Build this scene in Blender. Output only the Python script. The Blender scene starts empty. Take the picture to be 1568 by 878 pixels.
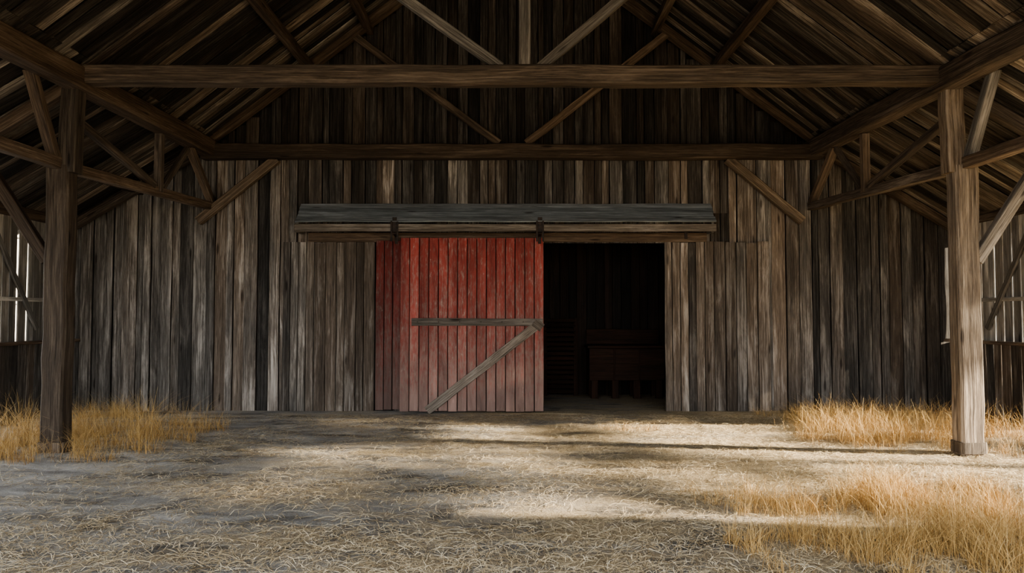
import bpy, math, random
from mathutils import Vector, noise as mnoise
R = random.Random(7)
scene = bpy.context.scene
C = bpy.data.collections.new("barn"); scene.collection.children.link(C)

# ------------------------------------------------------------------ mesh builder
class MB:
    def __init__(s): s.v=[]; s.f=[]; s.g=[]; s.t=[]; s.h=[]
    def beam(s, p0, p1, w, t, n=(0,-1,0), ch=0.008, seg=None, jit=0.0, tone=None, hue=None, cut0=0, cut1=0, taper=1.0):
        """box timber p0->p1; w = width across, t = thickness along n"""
        p0=Vector(p0); p1=Vector(p1); d=p1-p0; L=d.length; d.normalize()
        n=Vector(n); sd=d.cross(n).normalized(); n=sd.cross(d).normalized()
        if seg is None: seg=max(1,int(L/0.45)) if jit>0 else 1
        tone=R.random() if tone is None else tone
        hue=R.random() if hue is None else hue
        ro=Vector((R.uniform(0,80),R.uniform(0,80),R.uniform(0,80)))
        b=len(s.v); a=w/2; c=t/2; ch=min(ch,a*.45,c*.45)
        prof=[(-a+ch,-c),(a-ch,-c),(a,-c+ch),(a,c-ch),(a-ch,c),(-a+ch,c),(-a,c-ch),(-a,-c+ch)]
        for i in range(seg+1):
            u=i/seg; ox=R.uniform(-jit,jit); on=R.uniform(-jit,jit)*.6; e1=R.uniform(-jit,jit)*.6
            k=1+(taper-1)*u
            for (x,y) in prof:
                xx=(x+(e1 if x>0 else -e1))*k+ox; yy=y*k+on
                l=u*L
                if i==0: l+=cut0*x
                if i==seg: l+=cut1*x
                s.v.append(p0+d*l+sd*xx+n*yy)
                s.g.append((l+ro.x,x+ro.y,y+ro.z)); s.t.append(tone); s.h.append(hue)
        for i in range(seg):
            for j in range(8):
                k=(j+1)%8
                s.f.append((b+i*8+j,b+i*8+k,b+(i+1)*8+k,b+(i+1)*8+j))
        s.f.append(tuple(b+j for j in reversed(range(8))))
        s.f.append(tuple(b+seg*8+j for j in range(8)))
    def cyl(s,p0,p1,r,nseg=14,tone=.5,r2=None):
        p0=Vector(p0);p1=Vector(p1);d=(p1-p0).normalized()
        a=d.orthogonal().normalized(); c=d.cross(a); b=len(s.v)
        for p,rr in ((p0,r),(p1,r if r2 is None else r2)):
            for j in range(nseg):
                q=2*math.pi*j/nseg; o=a*math.cos(q)*rr+c*math.sin(q)*rr
                s.v.append(p+o); s.g.append(tuple(p+o)); s.t.append(tone); s.h.append(.5)
        for j in range(nseg):
            k=(j+1)%nseg; s.f.append((b+j,b+k,b+nseg+k,b+nseg+j))
        s.f.append(tuple(b+j for j in reversed(range(nseg)))); s.f.append(tuple(b+nseg+j for j in range(nseg)))
    def obj(s,name,mat,parent=None):
        me=bpy.data.meshes.new(name); me.from_pydata([tuple(v) for v in s.v],[],s.f); 
        a=me.attributes.new("gpos",'FLOAT_VECTOR','POINT'); a.data.foreach_set("vector",[c for g in s.g for c in g])
        a=me.attributes.new("tone",'FLOAT','POINT'); a.data.foreach_set("value",s.t)
        a=me.attributes.new("hue",'FLOAT','POINT'); a.data.foreach_set("value",s.h)
        me.materials.append(mat); me.update()
        import bmesh
        bm=bmesh.new(); bm.from_mesh(me); bmesh.ops.recalc_face_normals(bm,faces=bm.faces); bm.to_mesh(me); bm.free()
        o=bpy.data.objects.new(name,me); C.objects.link(o)
        if parent: o.parent=parent
        return o
def empty(name,loc=(0,0,0)):
    e=bpy.data.objects.new(name,None); C.objects.link(e); e.empty_display_size=.1; return e

# ------------------------------------------------------------------ materials
def newmat(name):
    m=bpy.data.materials.new(name); m.use_nodes=True; nt=m.node_tree
    for n in list(nt.nodes): nt.nodes.remove(n)
    out=nt.nodes.new('ShaderNodeOutputMaterial'); b=nt.nodes.new('ShaderNodeBsdfPrincipled')
    nt.links.new(b.outputs[0],out.inputs[0]); return m,nt,b
def N(nt,typ,**kw):
    n=nt.nodes.new(typ)
    for k,v in kw.items(): setattr(n,k,v)
    return n
def math_(nt,op,a,b=None,c=None,clamp=False):
    n=N(nt,'ShaderNodeMath',operation=op,use_clamp=clamp)
    for i,v in enumerate((a,b,c)):
        if v is None: continue
        if isinstance(v,(int,float)): n.inputs[i].default_value=v
        else: nt.links.new(v,n.inputs[i])
    return n.outputs[0]
def ramp(nt,src,stops):
    n=N(nt,'ShaderNodeValToRGB'); e=n.color_ramp.elements
    while len(e)<len(stops): e.new(.5)
    for el,(p,c) in zip(e,stops):
        el.position=p; el.color=(c[0],c[1],c[2],1) if not isinstance(c,(int,float)) else (c,c,c,1)
    nt.links.new(src,n.inputs[0]); return n.outputs[0]
def mixc(nt,f,a,b,mode='MIX'):
    n=N(nt,'ShaderNodeMix',data_type='RGBA',blend_type=mode)
    for i,v in ((0,f),(6,a),(7,b)):
        if isinstance(v,(int,float)): n.inputs[i].default_value=v
        elif isinstance(v,tuple): n.inputs[i].default_value=(v[0],v[1],v[2],1)
        else: nt.links.new(v,n.inputs[i])
    return n.outputs[2]
def mapped(nt,src,sc):
    n=N(nt,'ShaderNodeMapping'); n.inputs['Scale'].default_value=sc; nt.links.new(src,n.inputs[0]); return n.outputs[0]
def noise(nt,src,scale=1,detail=5,rough=.6,dist=0):
    n=N(nt,'ShaderNodeTexNoise'); n.inputs['Scale'].default_value=scale; n.inputs['Detail'].default_value=detail
    n.inputs['Roughness'].default_value=rough; n.inputs['Distortion'].default_value=dist
    nt.links.new(src,n.inputs[0]); return n.outputs[0]

def wood(name,dark,mid,light,brown=(.16,.09,.045),brown_amt=.5,tmin=.5,tmax=1.25,bleach=.5,bump=.5,paint=None):
    m,nt,b=newmat(name)
    at=N(nt,'ShaderNodeAttribute',attribute_name='gpos').outputs['Vector']
    tone=N(nt,'ShaderNodeAttribute',attribute_name='tone').outputs['Fac']
    hue=N(nt,'ShaderNodeAttribute',attribute_name='hue').outputs['Fac']
    fine=noise(nt,mapped(nt,at,(3.5,170,170)),1,3,.7,.2)
    wide=noise(nt,mapped(nt,at,(.8,40,40)),1,5,.6,.8)
    patch=noise(nt,mapped(nt,at,(.7,5,5)),1,6,.7,.5)
    spots=noise(nt,mapped(nt,at,(9,26,26)),1,3,.7,0)
    ck=noise(nt,mapped(nt,at,(1.1,75,75)),1,2,.5,.3)
    vor=N(nt,'ShaderNodeTexVoronoi'); nt.links.new(mapped(nt,at,(1.0,5,5)),vor.inputs[0]); vor.inputs['Scale'].default_value=1
    knot=ramp(nt,vor.outputs['Distance'],[(.06,1),(.12,0)])
    s=math_(nt,'ADD',math_(nt,'MULTIPLY',fine,.55),math_(nt,'MULTIPLY',wide,.45))
    col=ramp(nt,s,[(.36,dark),(.5,mid),(.64,light)])
    bf=math_(nt,'MULTIPLY',ramp(nt,math_(nt,'ADD',math_(nt,'MULTIPLY',hue,.55),math_(nt,'MULTIPLY',patch,.6)),[(.45,0),(.75,1)]),brown_amt)
    bcol=mixc(nt,1.0,(brown[0]*2,brown[1]*2,brown[2]*2),ramp(nt,s,[(.36,.20),(.65,.88)]),'MULTIPLY')
    col=mixc(nt,bf,col,bcol)
    bl=math_(nt,'MULTIPLY',ramp(nt,math_(nt,'ADD',math_(nt,'MULTIPLY',patch,.75),math_(nt,'MULTIPLY',wide,.35)),[(.56,0),(.70,1)]),bleach)
    col=mixc(nt,bl,col,(light[0]*1.4,light[1]*1.4,light[2]*1.4))
    crack=ramp(nt,ck,[(.26,1),(.33,0)])
    col=mixc(nt,math_(nt,'MULTIPLY',crack,.9),col,(.012,.01,.008))
    col=mixc(nt,math_(nt,'MULTIPLY',knot,.8),col,(.02,.013,.009))
    if paint:
        tc=N(nt,'ShaderNodeTexCoord').outputs['Object']
        sx=N(nt,'ShaderNodeSeparateXYZ'); nt.links.new(tc,sx.inputs[0])
        zf=ramp(nt,math_(nt,'DIVIDE',sx.outputs[2],3.0),[(.0,.24),(.12,.17),(.42,.11),(1,.06)])
        pv=mixc(nt,patch,(paint[0]*.6,paint[1]*.6,paint[2]*.6),(paint[0]*1.4,paint[1]*1.7,paint[2]*1.7))
        pv=mixc(nt,math_(nt,'MULTIPLY',ramp(nt,fine,[(.3,1),(.5,0)]),.55),pv,(paint[0]*.35,paint[1]*.4,paint[2]*.4))
        w=math_(nt,'ADD',math_(nt,'ADD',math_(nt,'MULTIPLY',s,.6),math_(nt,'MULTIPLY',spots,.4)),zf)
        wf=ramp(nt,w,[(.57,0),(.68,.8)])
        chip=ramp(nt,spots,[(.65,0),(.69,.8)])
        fade=ramp(nt,math_(nt,'DIVIDE',sx.outputs[2],3.0),[(.0,.72),(.22,.46),(.5,.15),(1,0)])
        pv=mixc(nt,fade,pv,(.27,.165,.135))
        col=mixc(nt,wf,pv,(.23,.165,.138)); col=mixc(nt,chip,col,(.32,.21,.175))
    tn=math_(nt,'MULTIPLY_ADD',tone,tmax-tmin,tmin)
    pn=math_(nt,'MULTIPLY_ADD',patch,1.9,.07)
    tt=math_(nt,'MULTIPLY',tn,pn)
    comb=N(nt,'ShaderNodeCombineColor'); [nt.links.new(tt,comb.inputs[i]) for i in range(3)]
    col=mixc(nt,1.0,col,comb.outputs[0],'MULTIPLY')
    nt.links.new(col,b.inputs['Base Color']); b.inputs['Roughness'].default_value=.82
    b.inputs['Specular IOR Level'].default_value=.25
    bp=N(nt,'ShaderNodeBump'); bp.inputs['Strength'].default_value=bump; bp.inputs['Distance'].default_value=.012
    nt.links.new(math_(nt,'SUBTRACT',s,math_(nt,'MULTIPLY',crack,.4)),bp.inputs['Height']); nt.links.new(bp.outputs[0],b.inputs['Normal'])
    return m

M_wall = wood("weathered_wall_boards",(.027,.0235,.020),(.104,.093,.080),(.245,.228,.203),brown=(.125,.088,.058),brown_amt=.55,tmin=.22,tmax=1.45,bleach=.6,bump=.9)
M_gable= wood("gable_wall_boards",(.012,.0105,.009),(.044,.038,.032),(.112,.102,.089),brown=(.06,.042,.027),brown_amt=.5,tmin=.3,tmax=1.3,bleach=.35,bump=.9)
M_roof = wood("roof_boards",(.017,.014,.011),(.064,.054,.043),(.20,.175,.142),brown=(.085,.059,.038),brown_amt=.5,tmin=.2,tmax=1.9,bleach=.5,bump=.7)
M_beam = wood("hewn_timber",(.028,.021,.0155),(.092,.070,.052),(.215,.175,.135),brown=(.12,.078,.047),brown_amt=.6,tmin=.45,tmax=1.1,bleach=.3,bump=.9)
M_post = wood("post_timber",(.042,.032,.024),(.15,.118,.088),(.32,.27,.21),brown=(.17,.115,.07),brown_amt=.5,tmin=.33,tmax=1.2,bleach=.35,bump=.9)
M_grey = wood("grey_strut_timber",(.06,.053,.045),(.165,.148,.126),(.32,.296,.262),brown=(.16,.115,.075),brown_amt=.4,tmin=.6,tmax=1.1,bleach=.35,bump=.8)
M_hood = wood("canopy_boards",(.065,.074,.076),(.17,.188,.192),(.32,.348,.356),brown=(.15,.13,.11),brown_amt=.2,tmin=.65,tmax=1.3,bleach=.3)
M_red  = wood("worn_red_paint_boards",(.06,.03,.025),(.18,.09,.07),(.3,.2,.16),tmin=.5,tmax=1.2,bump=.5,paint=(.235,.040,.032))
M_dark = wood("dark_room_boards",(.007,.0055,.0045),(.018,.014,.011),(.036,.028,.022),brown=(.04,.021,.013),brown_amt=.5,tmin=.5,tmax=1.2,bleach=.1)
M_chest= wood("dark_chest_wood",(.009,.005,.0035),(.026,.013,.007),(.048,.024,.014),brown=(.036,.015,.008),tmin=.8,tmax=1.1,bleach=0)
M_pale = wood("sunbleached_slats",(.14,.13,.11),(.31,.29,.255),(.5,.47,.42),brown=(.2,.15,.1),brown_amt=.35,tmin=.4,tmax=1.2)
M_fence= wood("weathered_pale_fence_boards",(.3,.28,.25),(.5,.48,.44),(.66,.64,.6),brown=(.3,.26,.2),brown_amt=.25,tmin=.6,tmax=1.0,bleach=0)

m,nt,b=newmat("black_iron"); M_iron=m
tc=N(nt,'ShaderNodeTexCoord').outputs['Object']
nt.links.new(ramp(nt,noise(nt,tc,25,4),[(.35,(.012,.011,.010)),(.7,(.05,.032,.022))]),b.inputs['Base Color'])
b.inputs['Metallic'].default_value=.6; b.inputs['Roughness'].default_value=.6

def strawmat(name,stops):
    m,nt,b=newmat(name)
    tone=N(nt,'ShaderNodeAttribute',attribute_name='tone').outputs['Fac']
    nt.links.new(ramp(nt,tone,stops),b.inputs['Base Color'])
    b.inputs['Roughness'].default_value=.7; b.inputs['Specular IOR Level'].default_value=.2
    return m
M_straw=strawmat("scattered_straw",[(0,(.08,.058,.036)),(.35,(.35,.265,.155)),(.75,(.64,.52,.33)),(1,(.82,.73,.55))])
M_grass=strawmat("dry_grass",[(0,(.14,.075,.03)),(.35,(.40,.25,.095)),(.75,(.68,.47,.20)),(1,(.85,.68,.40))])
M_leaf=strawmat("tree_leaves",[(0,(.05,.08,.02)),(1,(.14,.16,.05))])

m,nt,b=newmat("dirt_floor_with_chaff"); M_ground=m
tc=N(nt,'ShaderNodeTexCoord').outputs['Object']
big=noise(nt,mapped(nt,tc,(.35,.8,1)),1,5,.6,.6)
mid_=noise(nt,mapped(nt,tc,(1.1,2.9,1)),1,7,.68,.6)
fib=noise(nt,mapped(nt,tc,(30,55,1)),1,4,.7,2.5)
fine=noise(nt,tc,90,5,.75,1)
dirt=ramp(nt,math_(nt,'ADD',math_(nt,'MULTIPLY',mid_,.55),math_(nt,'MULTIPLY',fine,.45)),[(.37,(.13,.123,.112)),(.5,(.34,.328,.306)),(.62,(.62,.60,.565))])
chaff=ramp(nt,math_(nt,'ADD',math_(nt,'MULTIPLY',fib,.6),math_(nt,'MULTIPLY',fine,.4)),[(.38,(.12,.09,.055)),(.5,(.41,.325,.205)),(.62,(.73,.61,.43))])
sx=N(nt,'ShaderNodeSeparateXYZ'); nt.links.new(tc,sx.inputs[0])
xf=math_(nt,'MULTIPLY',sx.outputs[0],.028)
cf=ramp(nt,math_(nt,'ADD',math_(nt,'ADD',math_(nt,'MULTIPLY',big,.5),math_(nt,'MULTIPLY',mid_,.5)),xf),[(.44,.03),(.57,.95)])
col=mixc(nt,cf,dirt,chaff)
dk=ramp(nt,mid_,[(.34,1),(.46,0)])
col=mixc(nt,math_(nt,'MULTIPLY',dk,.55),col,(.09,.077,.06))
nt.links.new(col,b.inputs['Base Color']); b.inputs['Roughness'].default_value=.95; b.inputs['Specular IOR Level'].default_value=.1
bp=N(nt,'ShaderNodeBump'); bp.inputs['Strength'].default_value=.85; bp.inputs['Distance'].default_value=.03
nt.links.new(math_(nt,'ADD',math_(nt,'ADD',math_(nt,'MULTIPLY',fib,.5),math_(nt,'MULTIPLY',fine,.5)),mid_),bp.inputs['Height']); nt.links.new(bp.outputs[0],b.inputs['Normal'])

# ------------------------------------------------------------------ dimensions (metres)
YB=12.2      # back wall face
YF=8.50      # main truss / posts
Y0=0.6       # front edge of roof
XW=7.45      # side wall
def ceil_z(x):
    x=abs(x)
    return 8.5-.774*x if x<5.05 else 4.59-.60*(x-5.05)

# ------------------------------------------------------------------ back wall
w=MB(); wg=MB(); OPX0,OPX1,OPZ=-1.0,2.60,2.84
x=-XW; k=0
while x<XW:
    wd=R.choice([R.uniform(.10,.15),R.uniform(.17,.25),R.uniform(.17,.25)])
    if x+wd>XW: wd=XW-x+.02
    xc=x+wd/2; top=min(ceil_z(x),ceil_z(x+wd))
    proud=(k%2)*.02+R.uniform(-.008,.008)
    y=YB+.012-proud
    mid=abs(xc)<3.7
    z0=0.0
    if OPX0<xc<OPX1: z0=OPZ
    if abs(xc)<5.1:
        if mid: segs=[(z0,3.35),(3.35,4.36),(4.37,top+.03)]
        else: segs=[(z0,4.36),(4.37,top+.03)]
    else: segs=[(z0,top+.03)]
    for i,(a,c) in enumerate(segs):
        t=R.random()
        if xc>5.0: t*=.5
        if xc<-5.7: t=.45+.55*t  # brighter tone paints daylight from the left opening onto these boards
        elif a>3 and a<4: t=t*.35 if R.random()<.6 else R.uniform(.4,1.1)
        if c-a>.05:
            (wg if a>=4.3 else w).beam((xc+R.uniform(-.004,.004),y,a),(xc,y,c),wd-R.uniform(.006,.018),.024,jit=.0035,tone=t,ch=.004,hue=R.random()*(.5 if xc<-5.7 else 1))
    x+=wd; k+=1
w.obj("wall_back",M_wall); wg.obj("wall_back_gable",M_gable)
bk=MB()  # dark backing added to blacken board gaps and stop light leaks
x=-XW
while x<XW-.01:
    x2=min(x+.3,XW); xc=(x+x2)/2
    z0=OPZ if OPX0-.05<xc<OPX1 else -.1
    bk.beam((xc,YB+.06,z0),(xc,YB+.06,max(ceil_z(x),ceil_z(x2))+.03),x2-x+.01,.05,tone=.2,ch=.001)
    x=x2
bk.obj("wall_back_dark_backing",M_dark)

for nm,xa,xb in (("fixed_wall_panel",-3.88,-2.32),("fixed_wall_panel.001",2.58,4.36)):
    p=MB(); x=xa
    while x<xb-.02:
        wd=min(R.uniform(.12,.2),xb-x)
        if xb-x-wd<.08: wd=xb-x
        p.beam((x+wd/2,YB-.05+R.uniform(-.010,.010),0),(x+wd/2,YB-.05,2.85+R.uniform(-.02,.02)),wd-.012,.028,jit=.003,ch=.004,tone=R.uniform(.15,.9),hue=R.uniform(.3,1))
        x+=wd
    p.obj(nm,M_wall)

g=MB(); x=-5.2  # unseen front gable, added to keep light off the roof and back gable
while x<5.2:
    xc=x+.125
    g.beam((xc,Y0+.1,4.25),(xc,Y0+.1,ceil_z(abs(xc)+.12)),.245,.03,jit=.003); x+=.25
for s in (-1,1):
    x=5.2
    while x<7.4:
        g.beam((s*(x+.11),Y0+.1,3.0),(s*(x+.11),Y0+.1,ceil_z(x+.22)),.215,.03); x+=.22
g.obj("front_gable_light_block",M_wall)

# ------------------------------------------------------------------ side walls
YO0,YO1=4.9,10.2     # big side opening (cart bay)
def side_wall(sgn,name):
    X=sgn*XW; w=MB()
    y=YB
    while y>YO1:
        wd=R.uniform(.17,.25)
        w.beam((X+sgn*R.uniform(0,.02),y-wd/2,0),(X,y-wd/2,1.16),wd-.008,.026,n=(sgn,0,0),jit=.003,tone=R.uniform(.1,.6),ch=.004)
        y-=wd
    y=YO0
    while y>0.8:
        wd=R.uniform(.2,.26)
        w.beam((X,y-wd/2,0),(X,y-wd/2,3.1),wd,.03,n=(sgn,0,0),tone=R.uniform(.2,.6))
        y-=wd
    o=w.obj(name,M_wall)
    f=MB()
    f.beam((X-sgn*.06,YO1,1.19),(X-sgn*.06,YB-.04,1.19),.2,.05,n=(0,0,1),tone=.9)
    f.beam((X,0.8,3.16),(X,YB,3.16),.18,.16,n=(0,0,1),tone=.2)
    for yy in (YO1,YO0,.9): f.beam((X,yy,0),(X,yy,3.1),.16,.16,n=(sgn,0,0),tone=.4)
    f.obj("side_wall_framing" if sgn<0 else "side_wall_framing.001",M_beam)
    s=MB(); y=YB-.02
    while y>YO1+.1:
        wd=R.uniform(.13,.18)
        s.beam((X,y-wd/2,1.2),(X+R.uniform(-.01,.01),y-wd/2,3.1),wd,.022,n=(sgn,0,0),jit=.002)
        y-=wd+(R.uniform(.001,.006) if y>11.3 else R.uniform(.008,.045))
    s.beam((X-sgn*.03,YO1,1.85),(X-sgn*.03,11.5,1.85),.06,.04,n=(sgn,0,0))
    s.beam((X-sgn*.05,YO1,2.9),(X-sgn*.05,11.2,1.4),.09,.04,n=(sgn,0,0),tone=.0)
    s.obj("window_slats" if sgn<0 else "window_slats.001",M_pale)
side_wall(-1,"wall_left"); side_wall(1,"wall_right")

for s,nm in ((-1,"plank_fence"),(1,"plank_fence.001")):
    f=MB(); y=12.8
    while y<19:
        f.beam((s*10.5,y+.09,0),(s*10.5,y+.09,3.6+R.uniform(-.05,.05)),.165,.025,n=(s,0,0)); y+=.18
    for z in (.5,1.9,3.3): f.beam((s*10.44,12.8,z),(s*10.44,19,z),.1,.06,n=(s,0,0))
    f.obj(nm,M_fence)

# ------------------------------------------------------------------ roof
r=MB()
for sgn in (-1,1):
    for (xa,za,xb,zb) in ((0.0,8.5,5.12,ceil_z(5.0)-.774*.12),(5.0,4.62,7.9,4.62-.6*2.9)):
        y=Y0
        n=Vector((sgn*(zb-za),0,-(xb-xa))).normalized()
        while y<YB+.3:
            wd=R.uniform(.12,.2)
            o2=-n*(.02+R.uniform(0,.03))
            r.beam(Vector((sgn*xa,y+wd/2+R.uniform(-.02,.02),za))+o2,Vector((sgn*xb,y+wd/2+R.uniform(-.02,.02),zb))+o2,wd-.012,.025,n=n,jit=.004,ch=.004,tone=R.random()**(2.8 if sgn<0 else 1.25))  # tone carries the light: right slope painted brighter, left slope darker
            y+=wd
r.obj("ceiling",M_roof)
rc=MB()
for sgn in (-1,1):
    for (xa,za,xb,zb) in ((-.1,8.68,5.2,4.58),(5.0,4.76,8.0,4.76-.6*3.0)):
        n=Vector((sgn*(zb-za),0,-(xb-xa))).normalized()
        rc.beam((sgn*xa,(Y0+YB+.3)/2,za),(sgn*xb,(Y0+YB+.3)/2,zb),YB+.4-Y0,.04,n=n,tone=.2)
rc.obj("roof_cover",M_dark)

# ------------------------------------------------------------------ roof structure
def truss(name,Y,hx,z,kp,struts,th=.24,mat=M_beam,tone=.4):
    e=empty(name)
    t=MB(); t.beam((-hx,Y,z),(hx,Y,z),th,.22,n=(0,-1,0),jit=.008,seg=16,ch=.015,tone=tone)
    t.obj("tie_beam",mat,e)
    t=MB()
    for s in (-1,1):
        t.beam((s*(hx-.05),Y,ceil_z(5.0)-.1),(0,Y,8.40),.16,.14,n=(0,-1,0),jit=.004,tone=.4)
        t.beam((s*5.2,Y,ceil_z(5.2)-.1),(s*7.4,Y,ceil_z(7.4)-.1),.14,.12,n=(0,-1,0),jit=.004)
    t.obj("rafters",mat,e)
    t=MB()
    if kp is not None: t.beam((kp,Y,z+th/2),(kp,Y,8.4),.135,.14,jit=.004,tone=.3)
    for (xa,za,xb,zb2) in struts: t.beam((xa,Y,za),(xb,Y,zb2),.12,.1,jit=.004)
    t.obj("struts",M_grey if kp is not None else mat,e)
FS=[(-.13,4.57,-2.70,6.45),(.33,4.57,2.60,6.53)]
truss("roof_truss",YF,5.32,4.47,.15,FS,th=.215,tone=.5)
truss("roof_truss.001",YB-.2,5.2,4.36,None,[(-.22,4.50,-2.75,6.40),(.24,4.50,2.7,6.44)],th=.24,tone=.0)
truss("roof_truss.002",1.4,5.32,4.47,.15,FS,th=.215)
p=MB()
for s in (-1,1):
    for px in (2.45,3.4): p.beam((s*px,Y0,ceil_z(px)-.09),(s*px,YB,ceil_z(px)-.09),.13,.15,n=(0,0,1),jit=.006,tone=.3)
    p.beam((s*6.35,Y0,ceil_z(6.35)-.08),(s*6.35,YB,ceil_z(6.35)-.08),.10,.13,n=(0,0,1),jit=.006)
p.obj("roof_purlins",M_beam)

for s,nm in ((-1,"longitudinal_beam"),(1,"longitudinal_beam.001")):
    p=MB()
    p.beam((s*5.36,Y0,4.42),(s*5.1,YB,4.42),.26,.27,n=(0,0,1),jit=.012,seg=18,ch=.02,tone=.4)
    p.beam((s*5.36,Y0,3.40),(s*5.36,YF,3.40),.12,.14,n=(0,0,1),jit=.006,tone=.8)
    p.beam((s*5.36,YF,3.38),(s*5.1,YB,3.46),.12,.13,n=(0,0,1),jit=.008,tone=.8)
    p.beam((s*5.2,10.5,3.42),(s*5.2,10.5,4.28),.11,.10,jit=.003,tone=.6)
    p.beam((s*5.30,YF+.15,3.98),(s*5.2,10.35,3.5),.10,.09,n=(s,0,0),jit=.004,tone=.5)
    p.beam((s*5.15,11.35,4.3),(s*5.1,YB-.05,3.5),.10,.12,n=(s,0,0),jit=.004,tone=.8)
    p.beam((s*5.2,10.6,3.5),(s*5.15,11.3,4.25),.08,.08,n=(s,0,0),jit=.004,tone=.3)
    p.obj(nm,M_beam)

def post(name,s,Y):
    e=empty(name)
    p=MB()
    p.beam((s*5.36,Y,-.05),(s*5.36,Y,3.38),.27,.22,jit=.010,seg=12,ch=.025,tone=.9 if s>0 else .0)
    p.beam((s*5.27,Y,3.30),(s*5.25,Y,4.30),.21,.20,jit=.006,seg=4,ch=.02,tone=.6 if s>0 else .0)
    p.obj("shaft",M_post,e)
    p=MB()
    p.beam((s*5.38,Y-.10,3.40),(s*5.36,Y-.62,4.34),.10,.12,n=(s,0,0),jit=.004)
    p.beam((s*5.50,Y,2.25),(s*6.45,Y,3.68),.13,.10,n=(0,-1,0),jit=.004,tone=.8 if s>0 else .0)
    p.obj("braces",M_grey if s>0 else M_beam,e)
    p=MB(); p.beam((s*5.36,Y,0),(s*5.36,Y,.13),.31,.25,ch=.03,tone=.4)
    p.obj("base_block",M_post,e)
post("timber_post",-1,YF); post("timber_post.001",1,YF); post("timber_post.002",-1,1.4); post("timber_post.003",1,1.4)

for nm,xa,za,xb,zb in (("knee_brace",-3.98,4.26,-5.30,3.2),("knee_brace.001",3.65,4.26,4.9,3.2)):
    p=MB(); p.beam((xa,YB-.12,za),(xb,YB-.12,zb),.15,.12,jit=.004,ch=.012,tone=.5); p.obj(nm,M_post)

# ------------------------------------------------------------------ track canopy
e=empty("door_track_canopy")
h=MB(); YH=YB-.42
zt,zb=3.50,3.13
for i in range(4):
    u0=i/4; u1=(i+1)/4
    za=zt+(zb-zt)*(u0+u1)/2; ya=(YB-.03)+(YH-(YB-.03))*(u0+u1)/2
    nrm=Vector((0,-(zt-zb),.39)).normalized()
    h.beam((-3.58+R.uniform(-.03,.03),ya-.010*i,za+.006*i),(3.36+R.uniform(-.03,.03),ya-.010*i,za+.006*i),.138,.026,n=nrm,jit=.005,seg=20,ch=.004,tone=(.7,.2,.55,.3)[i])
h.obj("sloped_boards",M_hood,e)
h=MB(); h.beam((-3.58,YH,3.05),(3.36,YH,3.05),.125,.04,jit=.004,seg=20,tone=.2)
h.beam((-3.57,YH+.2,3.08),(-3.53,YH+.2,3.08),.3,.2,n=(0,0,1))
h.beam((3.34,YH+.2,3.08),(3.30,YH+.2,3.08),.3,.2,n=(0,0,1))
h.obj("fascia",M_grey,e)
h=MB(); h.beam((-3.45,YB-.05,2.93),(3.3,YB-.05,2.93),.16,.06,jit=.003,seg=16,tone=.6,hue=1)
h.obj("header_board",M_beam,e)
h=MB(); h.beam((-3.4,YB-.24,3.03),(3.25,YB-.24,3.03),.05,.03,seg=4); h.obj("steel_track",M_iron,e)
h=MB()
for bx in (-1.93,.46,2.9):
    lo=2.80 if bx<2 else 2.88
    h.beam((bx,YB-.27,lo),(bx,YB-.27,3.05),.05,.014)
    if bx<2:
        h.beam((bx,YH-.028,2.98),(bx,YH-.028,3.22),.07,.014); h.beam((bx-.06,YH-.028,3.0),(bx+.06,YH-.028,3.0),.03,.02)
        h.beam((bx,YH-.03,2.95),(bx,YB-.27,2.92),.05,.012,n=(0,0,1))
        for q in (-.05,.05): h.beam((bx+q,YH-.034,2.82),(bx+q,YH-.034,3.16),.03,.012)
    h.cyl((bx,YB-.30,3.04),(bx,YB-.25,3.04),.055)
h.obj("roller_hangers",M_iron,e)

# ------------------------------------------------------------------ red doors
def door(name,xa,xb,Y,z0,z1,n,brace,t0,t1):
    e=empty(name); d=MB(); wd=(xb-xa)/n
    for i in range(n):
        d.beam((xa+wd*(i+.5),Y+R.uniform(-.006,.006),z0+R.uniform(0,.015)),(xa+wd*(i+.5),Y,z1),wd-.013,.028,jit=.002,ch=.007,seg=6,tone=R.uniform(t0,t1))
    d.obj("planks",M_red,e)
    d=MB(); d.beam(((xa+xb)/2,Y+.028,z0+.02),((xa+xb)/2,Y+.028,z1-.02),xb-xa-.02,.02,tone=0)
    for zz in (.35,1.45,2.6): d.beam((xa+.05,Y+.04,zz),(xb-.05,Y+.04,zz),.16,.02)
    d.obj("back_ledges",M_dark,e)
    if brace:
        d=MB()
        d.beam((xa+.20,Y-.035,1.50),(xb-.02,Y-.035,1.49),.125,.035,jit=.003,seg=8,ch=.006,tone=.1)
        d.beam((xb-.12,Y-.038,1.44),(-1.40,Y-.038,.03),.145,.035,jit=.003,seg=8,ch=.006,tone=.8)
        d.beam((xb-.16,Y-.06,1.50),(xb-.03,Y-.06,1.40),.14,.02,ch=.01,tone=.0)
        d.obj("z_brace",M_grey,e)
        d=MB()
        for i in range(6):
            xx=xa+.3+i*.35; d.cyl((xx,Y-.058,1.50),(xx,Y-.05,1.50),.008,8)
        d.obj("nail_heads",M_iron,e)
door("sliding_barn_door",-1.865,.53,YB-.24,.015,2.90,15,True,.45,1.05)
door("sliding_barn_door.001",-2.30,-1.0,YB-.09,.02,2.87,9,False,0,.25)  # low tones paint the rear panel as shaded by the front door

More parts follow.
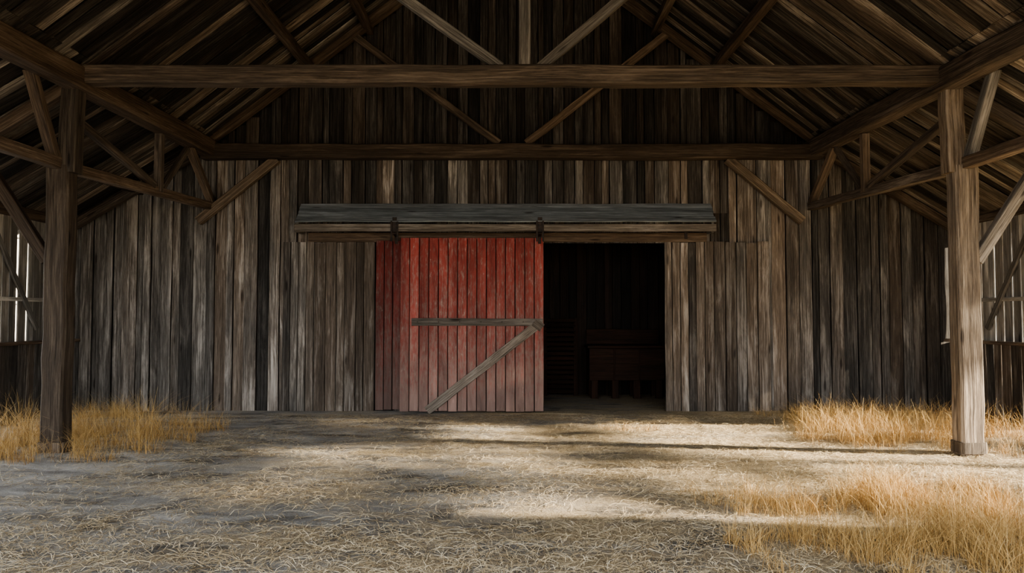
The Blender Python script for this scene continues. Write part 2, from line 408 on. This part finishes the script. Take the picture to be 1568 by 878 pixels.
# ------------------------------------------------------------------ room behind the opening
t=MB(); x=-2.6
while x<4.2:
    wd=R.uniform(.15,.25); t.beam((x+wd/2,14.7,0),(x+wd/2,14.7,3.1),wd-.006,.03,jit=.003); x+=wd
for X in (-2.6,4.2):
    y=YB+.09
    while y<14.6:
        t.beam((X,y+.11,0),(X,y+.11,3.1),.215,.03,n=(1,0,0)); y+=.22
t.beam((.8,14.76,0),(.8,14.76,3.2),7.0,.05,tone=0)
for X in (-2.66,4.26): t.beam((X,13.52,0),(X,13.52,3.2),2.46,.05,n=(1,0,0),tone=0)
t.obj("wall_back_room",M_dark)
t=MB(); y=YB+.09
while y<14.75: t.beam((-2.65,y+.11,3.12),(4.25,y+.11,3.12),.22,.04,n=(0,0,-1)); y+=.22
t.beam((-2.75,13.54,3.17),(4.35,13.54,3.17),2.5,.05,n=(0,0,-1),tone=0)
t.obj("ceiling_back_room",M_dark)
c=MB()
c.beam((1.5,14.25,.66),(2.95,14.25,.66),.62,.6,ch=.01)
c.beam((1.46,14.22,1.0),(2.99,14.22,1.0),.05,.68,ch=.01)
c.beam((1.5,14.5,1.18),(2.95,14.5,1.18),.30,.05,ch=.01)
for xx in (1.6,2.0,2.42,2.85):
    for yy in (14.02,14.48): c.beam((xx,yy,0),(xx,yy,.38),.13,.11,ch=.01)
for xx in (1.98,2.46): c.beam((xx,13.94,.36),(xx,13.94,.97),.03,.02)
c.beam((1.5,13.94,.66),(2.95,13.94,.66),.025,.02)
c.obj("wooden_storage_bench",M_chest)
c=MB()
for xx in (.66,1.28): c.beam((xx,14.5,0),(xx,14.52,1.55),.09,.05)
for i in range(16): c.beam((.66,14.5,.08+i*.095),(1.28,14.5,.08+i*.095),.07,.02,n=(0,-1,.5))
c.obj("slatted_shutter_panel",M_chest)

# ------------------------------------------------------------------ ground
def axis(a,b,step,far):
    o=[]; x=a
    while x<=b+1e-6: o.append(x); x+=step
    lo=[a-d for d in far][::-1]; hi=[o[-1]+d for d in far]
    return lo+o+hi
def gz(xx,yy):
    z=.035*(mnoise.noise(Vector((xx*.6,yy*.8,0))))+.014*mnoise.noise(Vector((xx*3,yy*4,3)))
    return z*max(0,min(1,(12.0-yy)*1.5))-.01
xs=axis(-8,8,.12,[1,3,8,20,60,150]); ys=axis(0,12.5,.12,[1,3,8,20,60,150])
vs=[];fs=[]
for yy in ys:
    for xx in xs:
        vs.append((xx,yy,gz(xx,yy) if abs(xx)<7.3 and .5<yy<12.0 else 0))
nx=len(xs)
for j in range(len(ys)-1):
    for i in range(nx-1): fs.append((j*nx+i,j*nx+i+1,(j+1)*nx+i+1,(j+1)*nx+i))
me=bpy.data.meshes.new("floor"); me.from_pydata(vs,[],fs); me.materials.append(M_ground)
for p_ in me.polygons: p_.use_smooth=True
o=bpy.data.objects.new("floor",me); C.objects.link(o)

# ------------------------------------------------------------------ straw and grass
class Blades:
    def __init__(s): s.v=[];s.f=[];s.t=[]
    def lying(s,x,y,L,wd,tone):
        a=R.uniform(0,math.pi*2); cv=R.uniform(-.9,.9); b=len(s.v); px,py=x,y; K=3
        h=R.uniform(.004,.028)
        for i in range(K+1):
            u=i/K; z=gz(px,py)+.004+h*4*u*(1-u)*R.uniform(.5,1)
            nx_,ny_=-math.sin(a),math.cos(a)
            s.v.append((px+nx_*wd/2,py+ny_*wd/2,z)); s.v.append((px-nx_*wd/2,py-ny_*wd/2,z+wd*.4))
            s.t+= [tone,tone]
            px+=math.cos(a)*L/K; py+=math.sin(a)*L/K; a+=cv/K
        for i in range(K): s.f.append((b+2*i,b+2*i+1,b+2*i+3,b+2*i+2))
    def stand(s,x,y,H,wd,tone,lean=.5):
        a=R.uniform(0,math.pi*2); ln=R.uniform(.05,lean); b=len(s.v); K=4; fa=R.uniform(0,math.pi)
        fx,fy=math.cos(fa)*wd/2,math.sin(fa)*wd/2; z0=gz(x,y)-.01
        for i in range(K+1):
            u=i/K; r_=ln*H*u*u*1.2; z=z0+H*(u-.25*ln*u*u); k=(1-u*.85)
            cx,cy=x+math.cos(a)*r_,y+math.sin(a)*r_
            s.v.append((cx+fx*k,cy+fy*k,z)); s.v.append((cx-fx*k,cy-fy*k,z)); s.t+=[tone*(.4+.6*u)]*2
        for i in range(K): s.f.append((b+2*i,b+2*i+1,b+2*i+3,b+2*i+2))
    def obj(s,name,mat):
        me=bpy.data.meshes.new(name); me.from_pydata(s.v,[],s.f)
        a=me.attributes.new("tone",'FLOAT','POINT'); a.data.foreach_set("value",s.t)
        me.materials.append(mat); o=bpy.data.objects.new(name,me); C.objects.link(o); return o
S=Blades(); cnt=0
while cnt<80000:
    yy=3.8+ (R.random()**1.5)*7.9; xx=R.uniform(-6.8,6.8)
    if abs(xx)>yy*.78+.3: continue
    d=mnoise.noise(Vector((xx*.7,yy*1.1,5)))+.6*mnoise.noise(Vector((xx*2.1,yy*2.6,9)))+.05*xx+ (.3 if yy<5.6 else 0)
    if d<R.uniform(-.8,.45): continue
    S.lying(xx,yy,R.uniform(.04,.2),R.uniform(.0014,.0032),R.uniform(.0,1)**.8); cnt+=1
S.obj("scattered_straw",M_straw)
def tuft(name,x0,x1,y0,y1,n,h0,h1,thr=-.1,clump=2.2):
    g=Blades(); c=0; it=0
    xm,ym=(x0+x1)/2,(y0+y1)/2
    while c<n and it<n*30:
        it+=1
        xx=R.uniform(x0,x1); yy=R.uniform(y0,y1)
        if abs(xx)>7.15: continue
        e_=((xx-xm)/(x1-x0)*2)**2+((yy-ym)/(y1-y0)*2)**2
        dn=mnoise.noise(Vector((xx*clump,yy*clump,2)))+ .6*mnoise.noise(Vector((xx*clump*3,yy*clump*3,4)))
        if dn+R.gauss(0,.16)<thr+e_*.45: continue
        hh=R.uniform(h0,h1)*(.45+1.0*max(0,min(1,dn+.4)))*(1.15-.55*min(1,e_))
        g.stand(xx,yy,hh,R.uniform(.0022,.0048),R.uniform(.25,1.05),1.1); c+=1
    g.obj(name,M_grass)
tuft("dry_grass_patch",-7.0,-5.2,7.6,10.2,4000,.08,.52,thr=-.2)
tuft("dry_grass_patch.001",-6.1,-4.0,7.9,10.8,4000,.06,.52,thr=-.25)
tuft("dry_grass_patch.002",3.7,5.9,8.5,11.2,4400,.08,.46,thr=-.25)
tuft("dry_grass_patch.003",1.5,4.9,4.3,6.7,12500,.05,.40,thr=-.22,clump=1.7)
tuft("dry_grass_patch.004",5.2,7.0,8.2,11.6,2800,.08,.42)
tuft("dry_grass_patch.005",3.9,7.0,11.3,11.95,1200,.08,.3)
tuft("dry_grass_patch.006",-7.0,-5.8,11.0,11.9,900,.10,.34)
tuft("dry_grass_patch.007",1.1,2.1,10.0,10.8,350,.04,.14)
tuft("dry_grass_patch.008",3.2,4.4,6.4,7.1,700,.06,.24)

# ------------------------------------------------------------------ trees outside (dapple the low sun)
def tree(name,x,y,H,r,n,nc,zc,zs,zmin=2.6,nlow=0):
    e=empty(name)
    t=MB(); t.cyl((x,y,-.1),(x+.1,y,H*.6),.12,12,r2=.07)
    for i in range(9):
        a=i*2.4; z=H*(.45+.03*i); t.cyl((x+.06,y,z),(x+math.cos(a)*r*.75,y+math.sin(a)*r*.75,z+R.uniform(.3,1.2)),.03,8,r2=.01)
    t.obj("trunk",M_beam,e)
    v=[];f=[];tn=[]
    cl=[]
    while len(cl)<nc:
        z=R.gauss(zc,zs)
        if z<zmin: continue
        cl.append((x+R.gauss(0,r*.4),y+R.uniform(-r,r),z,R.uniform(.10,.26)))
    for _ in range(nlow): cl.append((x+R.gauss(0,r*.4),y+R.uniform(-r,r),R.uniform(1.8,3.4),R.uniform(.08,.18)))
    for i in range(n):
        cx,cy,cz,cr=R.choice(cl); p=Vector((cx+R.gauss(0,cr),cy+R.gauss(0,cr*1.7),cz+R.gauss(0,cr*.4)))
        a=Vector((R.gauss(0,1),R.gauss(0,1),R.gauss(0,1))).normalized(); c_=a.orthogonal().normalized(); L=R.uniform(.07,.13)
        b=len(v); v+=[p-a*L,p+c_*L*.45,p+a*L,p-c_*L*.45]; f.append((b,b+1,b+2,b+3)); tn+=[R.random()]*4
    me=bpy.data.meshes.new("foliage"); me.from_pydata([tuple(q) for q in v],[],f)
    at=me.attributes.new("tone",'FLOAT','POINT'); at.data.foreach_set("value",tn); me.materials.append(M_leaf)
    o=bpy.data.objects.new("foliage",me); C.objects.link(o); o.parent=e
R.seed(21)
tree("broadleaf_tree",13.5,3.7,6.5,1.7,5200,38,4.3,.75,2.8,6)
tree("broadleaf_tree.001",14,6.7,6.8,1.7,5200,38,4.5,.7,2.9,5)
tree("broadleaf_tree.002",13.6,9.4,6.8,1.6,4800,36,4.5,.7,3.0,5)

# ------------------------------------------------------------------ light
w=bpy.data.worlds.new("sky"); scene.world=w; w.use_nodes=True; nt=w.node_tree
bg=nt.nodes['Background']; bg.inputs[0].default_value=(.93,.96,1,1); bg.inputs[1].default_value=2.6
sl=bpy.data.lights.new("sun",'SUN'); sl.energy=23; sl.angle=math.radians(1.4); sl.color=(1,.87,.68)
so=bpy.data.objects.new("sun",sl); scene.collection.objects.link(so)
E=math.radians(15); A=math.radians(7)
d=Vector((-math.cos(E)*math.cos(A),math.cos(E)*math.sin(A),-math.sin(E)))
so.rotation_euler=d.to_track_quat('-Z','Y').to_euler(); so.location=(20,-5,12)

# ------------------------------------------------------------------ camera
cam=bpy.data.cameras.new("camera"); co=bpy.data.objects.new("camera",cam); scene.collection.objects.link(co)
cam.sensor_width=36; cam.lens=1100/1568*36; co.location=(0,0,1.6)
co.rotation_euler=(math.radians(90+2.34),0,0); scene.camera=co
scene.view_settings.view_transform='AgX'
try: scene.view_settings.look='AgX - Medium High Contrast'
except Exception as ex: print(ex)
scene.view_settings.exposure=.9
